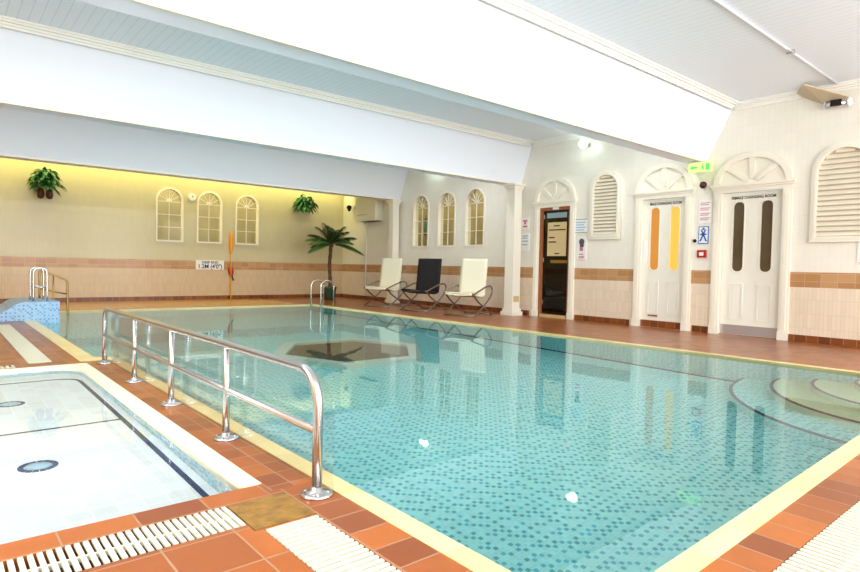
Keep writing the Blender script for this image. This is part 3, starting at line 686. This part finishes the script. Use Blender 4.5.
wall_plant(8.05, 2.68, .26, .24, 'small hanging green plant high on the back wall above the palm', ((0,-.1),), 5)
# potted palm
random.seed(11)
t = empty('potted_palm', 'tall artificial palm in a dark green pot in the back corner', 'palm', Matrix.Translation((8.34, 14.15, .0)))
bm = B(); lathe(bm, [(.11,0), (.15,.02), (.18,.30), (.2,.32), (.2,.36), (.17,.36), (.16,.3)], (0,0,0)); obj('pot', bm, M_pot, t)
bm = B(); pts = [(.0,.0,.28)]+[(.014*math.sin(k*.7), .0, .28+k*.1) for k in range(1, 13)]; tube(bm, pts, .05, 10, [.055 if k % 2 else .043 for k in range(13)]); tube(bm, [(.03,0,1.45), (.03,0,1.6)], .08, 10, [.07,.03]); obj('trunk', bm, M_trunk, t)
for k in range(25):
    a = 2*PI*k/25+random.uniform(-.15,.15); el = random.uniform(.15, 1.1) if k % 3 else random.uniform(.9, 1.3); L = random.uniform(.75, .95)
    bm = B(); c0 = Vector((.03, 0, 1.52)); d = Vector((math.cos(a)*math.cos(el), math.sin(a)*math.cos(el), math.sin(el))); P_ = []
    for j in range(15):
        s = j/14; P_.append(c0+d*L*s+Vector((0,0,-.42*L*s*s*(1.2-.4*math.sin(el)))))
    tube(bm, P_, .008, 5)
    for j in range(2, 15):
        tg = (P_[j]-P_[j-1]).normalized(); sd = tg.cross(Vector((0,0,1))).normalized(); ll = .2*math.sin(PI*(j/15)**.8)+.04
        for sg in (-1, 1):
            leaf(bm, P_[j], sd*sg+tg*.9+Vector((0,0,-.25)), ll, .034, .35); leaf(bm, (P_[j]+P_[j-1])/2, sd*sg+tg*.9+Vector((0,0,-.2)), ll, .034, .35)
    obj('frond', bm, M_palm, t)

# ------------------------------------------------------------ sling chairs
def bez(p, n=10):
    """Catmull-Rom through the points"""
    p = [Vector(q) for q in p]; q = [p[0]*2-p[1]]+p+[p[-1]*2-p[-2]]; out = []
    for i in range(1, len(q)-2):
        for k in range(n):
            t = k/n; out.append(.5*((2*q[i])+(-q[i-1]+q[i+1])*t+(2*q[i-1]-5*q[i]+4*q[i+1]-q[i+2])*t*t+(-q[i-1]+3*q[i]-3*q[i+1]+q[i+2])*t**3))
    out.append(p[-1]); return out
def sling_chair(x, y, rz, m, label):
    # local +x is the way the chair faces
    t = empty('sling_chair', label, 'chair', Matrix.Translation((x, y, 0)) @ Matrix.Rotation(rz, 4, 'Z'), 'folding sling chairs along the right wall')
    t.scale = (1, 1, 1.1)
    W = .315
    for s in (-1, 1):
        bm = B(); tube(bm, bez([(.40,s*W,.40), (.20,s*W,.27), (-.15,s*W,.12), (-.44,s*W,.015)]), .016, 8); obj('leg', bm, M_tube, t)
        bm = B(); tube(bm, bez([(.40,s*(W+.03),.015), (.12,s*(W+.03),.12), (-.22,s*(W+.03),.30), (-.36,s*(W+.03),.44), (-.30,s*(W+.03),.53), (-.1,s*(W+.03),.53), (.2,s*(W+.03),.46), (.42,s*(W+.03),.40)]), .016, 8); obj('arm_loop', bm, M_tube, t)
        bm = B(); tube(bm, bez([(.42,s*(W-.03),.40), (.05,s*(W-.03),.345), (-.14,s*(W-.03),.40), (-.19,s*(W-.03),.70), (-.23,s*(W-.03),1.03)]), .012, 8); obj('sling_rail', bm, M_tube, t)
    for nm, px, pz in (('crossbar',.40,.015), ('crossbar',-.44,.015), ('crossbar',.42,.40)):
        bm = B(); tube(bm, [(px,-W-.03,pz), (px,W+.03,pz)] if pz < .1 else [(px,-W,pz), (px,W,pz)], .012, 8); obj(nm, bm, M_tube, t)
    def strip(pts, nm, sag, th):
        bm = B(); rows = []
        P_ = bez(pts, 6); n = 8
        for q in P_:
            rows.append([bm.verts.new((q.x-sag*.0, (-1+2*j/n)*(W-.012), q.z-sag*math.sin(PI*j/n))) for j in range(n+1)])
        fs = []
        for a, b_ in zip(rows, rows[1:]):
            for j in range(n): fs.append(bm.faces.new((a[j], a[j+1], b_[j+1], b_[j])))
        for f in fs: f.smooth = True
        bmesh.ops.recalc_face_normals(bm, faces=bm.faces[:]); bmesh.ops.solidify(bm, geom=bm.faces[:], thickness=th); obj(nm, bm, m, t)
    strip([(.435,0,.38), (.43,0,.412), (.40,0,.425), (.05,0,.37), (-.13,0,.40)], 'seat', .012, .03)
    strip([(-.135,0,.39), (-.185,0,.70), (-.232,0,1.04)], 'backrest', .0, .028)
sling_chair(8.32, 8.62, PI+.3, M_sling, 'cream sling chair nearest the front white column')
sling_chair(8.30, 10.02, PI+.3, M_slingb, 'black sling chair between the two cream ones')
sling_chair(8.30, 11.45, PI+.3, M_sling, 'leftmost cream sling chair in front of the far column')

# ------------------------------------------------------------ handrail with acrylic screen
t = empty('pool_handrail', 'long low stainless handrail between shallow pool and big pool', 'handrail', Matrix.Translation((1.21, 4.0, 0)))
def off(pts): return [(p[0]-1.21, p[1]-4.0, p[2]) for p in pts]
RX = 1.21; r0 = .021
pts = [(RX,2.13,.02), (RX,2.13,.36)]+[(RX, 2.13+.15*(1-math.cos(a)), .36+.15*math.sin(a)) for a in [PI/2*k/8 for k in range(1, 9)]]+[(RX,5.95,.51)]+[(RX, 5.95+.12*math.sin(a), .39+.12*math.cos(a)) for a in [PI/2*k/8 for k in range(1, 9)]]+[(RX,6.07,.02)]
bm = B(); tube(bm, off(pts), r0, 14); obj('top_rail', bm, M_steel, t)
bm = B(); tube(bm, off([(RX,2.14,.265), (RX,6.06,.265)]), .017, 12); obj('mid_rail', bm, M_steel, t)
for y in (3.12, 4.08, 5.02):
    bm = B(); tube(bm, off([(RX,y,.004), (RX,y,.50)]), .019, 12); obj('post', bm, M_steel, t)
for y in (2.13, 3.12, 4.08, 5.02, 6.07):
    bm = B(); lathe(bm, [(.068,.001), (.068,.008), (.055,.014), (.025,.02), (.022,.035)], off([(RX,y,0)])[0], 24); fl = obj('base_flange', bm, M_steel, t)
    for k in range(4):
        a = PI/4+k*PI/2; bm = B(); lathe(bm, [(.006,.008), (.006,.018)], off([(RX+.048*math.cos(a), y+.048*math.sin(a), 0)])[0], 6); obj('bolt', bm, M_steel, fl)
A = rnd([(-2.06,.03), (2.13,.03), (2.13,.525), (-2.06,.525)], [0,0,0,0])
A = [(2.09-4,.03), (6.06-4,.03), (6.06-4,.44), (5.98-4,.52)]+[(2.09-4+.16*(1-math.cos(a)), .36+.16*math.sin(a)) for a in [PI/2*(1-k/8) for k in range(9)]]
bm = B(); plate(bm, [A], -.004, .004)
ac = obj('acrylic_screen', bm, M_acryl); tag(ac, 'clear acrylic screen standing behind the long handrail', 'screen')
ac.matrix_world = Matrix(((0,0,1,1.262),(1,0,0,4),(0,1,0,-.028),(0,0,0,1)))
# pool ladder hoops
t = empty('pool_ladder', 'chrome pool ladder with two hooped stiles at the far right corner', 'ladder', Matrix.Translation((6.95, 12.0, 0)))
for y in (.20, -.25):
    x0, x1 = -.25, .085; R = (x1-x0)/2; pp = [(x0,y,-1.0), (x0,y,.46)]+[(x0+R-R*math.cos(a), y, .46+R*.8*math.sin(a)) for a in [PI*k/14 for k in range(1, 14)]]+[(x1,y,.46), (x1,y,.006)]
    bm = B(); tube(bm, pp, .019, 10); obj('stile', bm, M_steel, t)
for z in (-.3, -.6, -.9):
    bm = B(); box(bm, (-.29,-.25,z-.015), (-.21,.20,z)); obj('tread', bm, M_steel, t)
# mosaic block with its handrails
bm = B(); prism(bm, [(1.52,-.1), (1.52,.29), (1.0,.29), (.9,.24), (.84,.15), (.74,.11), (.60,.05), (.55,-.0)][:8]+[(.55,-.0)][:0], 'y', 10.8, 12.1)
bm.free(); bm = B(); prism(bm, [(1.04,.005), (.0,.005), (.0,.06), (.55,.08), (.70,.12), (.84,.17), (.94,.25), (1.04,.29)], 'y', 10.8, 12.1)
prism(bm, [(1.52,-1.4), (1.04,-.0999), (1.04,.29), (1.52,.29)][:0] or [(1.52,-.3), (1.21,-.3), (1.21,.005), (1.04,.005), (1.04,.29), (1.52,.29)], 'y', 10.8, 12.1)
tag(obj('mosaic_block', bm, M_mosblock), 'blue and white mosaic block with curved ramp at the far left pool edge', 'pool entry block')
for nm, y, lab in ((0, 11.05, 'nearer chrome handrail on the mosaic block'), (1, 11.45, 'farther chrome handrail on the mosaic block')):
    t = empty('grab_rail', lab, 'handrail', Matrix.Translation((1.28, y, .29)), 'chrome rails on the mosaic block')
    bm = B(); tube(bm, bez([(-.08,0,.0), (-.08,0,.40), (-.06,0,.49), (.0,0,.52), (.07,0,.50), (.10,0,.42), (.10,0,.0)], 6), .017, 10); obj('hoop', bm, M_steel, t)
    bm = B(); tube(bm, [(-.08,0,.22), (.10,0,.22)], .012, 8); obj('mid_rail', bm, M_steel, t)
t = empty('stair_rail', 'brass coloured handrail stepping down from mosaic block into the pool', 'handrail', Matrix.Translation((1.36, 11.9, .29)))
bm = B(); tube(bm, bez([(.02,0,0), (.02,0,.40), (.06,0,.45), (.34,0,.34), (.42,0,.28), (.43,0,.1), (.43,0,-.45)], 6), .016, 10); obj('top_rail', bm, M_brass, t)
bm = B(); tube(bm, [(.02,0,.16), (.43,0,.06)], .012, 8); tube(bm, [(.22,0,.40), (.22,0,-.45)], .012, 8); obj('mid_rail', bm, M_brass, t)

# ------------------------------------------------------------ lights
def area(name, loc, size, sy, energy, col, rot):
    l = bpy.data.lights.new(name, 'AREA'); l.shape = 'RECTANGLE'; l.size = size; l.size_y = sy; l.energy = energy; l.color = col
    o = bpy.data.objects.new(name, l); COL.objects.link(o); o.location = loc; o.rotation_euler = rot; return o
R = math.radians
# front fill lights, added in made-up windows behind the viewpoint
for i, (a, b_) in enumerate(NW):
    area('near_fill_%d' % i, ((a+b_)/2, YN+.05, 1.9), b_-a, 2.8, 190, (.96,.98,1), (R(90),0,0))
    bm = B(); plate(bm, [rect(a-.05,.45,b_+.05,3.35), rect(a+.04,.54,b_-.04,3.26)], -.04, .03); box(bm, ((a+b_)/2-.03,.5,-.03), ((a+b_)/2+.03,3.3,.02))
    wd = struct('window_%d' % (i+7), bm, M_trimw, 'tall window added behind the viewpoint for a fill light', M=Matrix(((1,0,0,0),(0,0,1,YN-.1),(0,1,0,0),(0,0,0,1))))
    bm = B(); plate(bm, [rect(a+.04,.54,b_-.04,3.26)], -.012, -.004); o = obj('pane', bm, M_glass, wd); o.matrix_world = wd.matrix_world.copy()
# added fill lights under the near ceiling and battens hidden behind the beams
def batten(x0, x1, y, z, energy, col, m, label, rx, n=1):
    t = empty('batten_light', label, 'lamp', Matrix.Translation(((x0+x1)/2, y, z))); w = (x1-x0)/2
    bm = B(); box(bm, (-w,-.05,.03), (w,.05,.09)); obj('housing', bm, M_paint, t)
    bm = B(); tube(bm, [(-w+.02,0,.0), (w-.02,0,.0)], .014, 8); obj('tube', bm, m, t)
    if y > 14: bm = B(); box(bm, (-w,-.12,-.16), (w,-.10,.09)); box(bm, (-w,-.12,.09), (w,.05,.10)); obj('reflection_blocker', bm, M_paint, t)  # unseen board, added to keep the batten out of the water reflection
    area('batten_glow', ((x0+x1)/2, y, z-.03), x1-x0, .12, energy, col, (rx,0,0))
batten(-2.5, 9.0, 4.98, 3.40, 95, (.93,.97,1), M_tubeW, 'white batten light along the hidden side of the front beam', R(35))
batten(-2.5, 9.0, 8.9, 3.40, 80, (.95,.97,1), M_tubeW, 'white batten light along the hidden side of the middle beam', R(25))
batten(-3.0, 9.3, 14.95, 3.36, 75, (1,.93,.42), M_tubeY, 'yellow batten light hidden above the back wall', R(-10))
area('ceiling_fill', (2.5, 0, 3.5), 8, .6, 25, (1,1,1), (0,0,0)); area('ceiling_fill', (-1.6, 3.1, 3.5), 1.6, 1.0, 170, (.97,.99,1), (0,0,0))  # unseen fill lights, added to brighten the near bay and toddler pool
area('corridor_back_glow', (5.5, YB+.7, 3.3), 5, .5, 42, (1,.9,.6), (0,0,0))
area('corridor_right_glow', (XR+.8, 10.7, 3.3), .5, 4, 20, (1,.88,.6), (0,0,0))
def pt(loc, e, c, r=.1):
    l = bpy.data.lights.new('lamp_glow', 'POINT'); l.energy = e; l.color = c; l.shadow_soft_size = r; o = bpy.data.objects.new('lamp_glow', l); COL.objects.link(o); o.location = loc
pt((XR-.32, 6.62, 3.28), 1, (.92,1,.98), .06); pt((XR-.32, 11.0, 3.3), 1, (.92,1,.98), .06)
W = bpy.data.worlds.new('world'); S.world = W; W.use_nodes = True
W.node_tree.nodes['Background'].inputs[0].default_value = (.9,.95,1,1); W.node_tree.nodes['Background'].inputs[1].default_value = 1.0

# ------------------------------------------------------------ camera
cam = bpy.data.cameras.new('camera'); co = bpy.data.objects.new('camera', cam); COL.objects.link(co); S.camera = co
cam.sensor_width = 36; cam.lens = 36*588.67/860; cam.clip_start = .05
ya, pi_, ro = R(40.193), R(1.809), R(-1.2144)
f = Vector((math.sin(ya), math.cos(ya), 0)); r = Vector((math.cos(ya), -math.sin(ya), 0)); d = Vector((0,0,-1))
f2 = f*math.cos(pi_)+d*math.sin(pi_); d2 = d*math.cos(pi_)-f*math.sin(pi_)
r3 = r*math.cos(ro)+d2*math.sin(ro); d3 = d2*math.cos(ro)-r*math.sin(ro)
Mc = Matrix((r3, -d3, -f2)).transposed().to_4x4(); Mc.translation = (0,0,.95); co.matrix_world = Mc
S.view_settings.view_transform = 'Standard'; S.view_settings.look = 'None'; S.view_settings.gamma = 1; S.view_settings.use_curve_mapping = False
S.view_settings.exposure = 0.35
S.cycles.use_denoising = True
S.cycles.caustics_refractive = True; S.cycles.caustics_reflective = True
S.cycles.max_bounces = 12; S.cycles.diffuse_bounces = 5; S.cycles.transmission_bounces = 8; S.cycles.transparent_max_bounces = 12
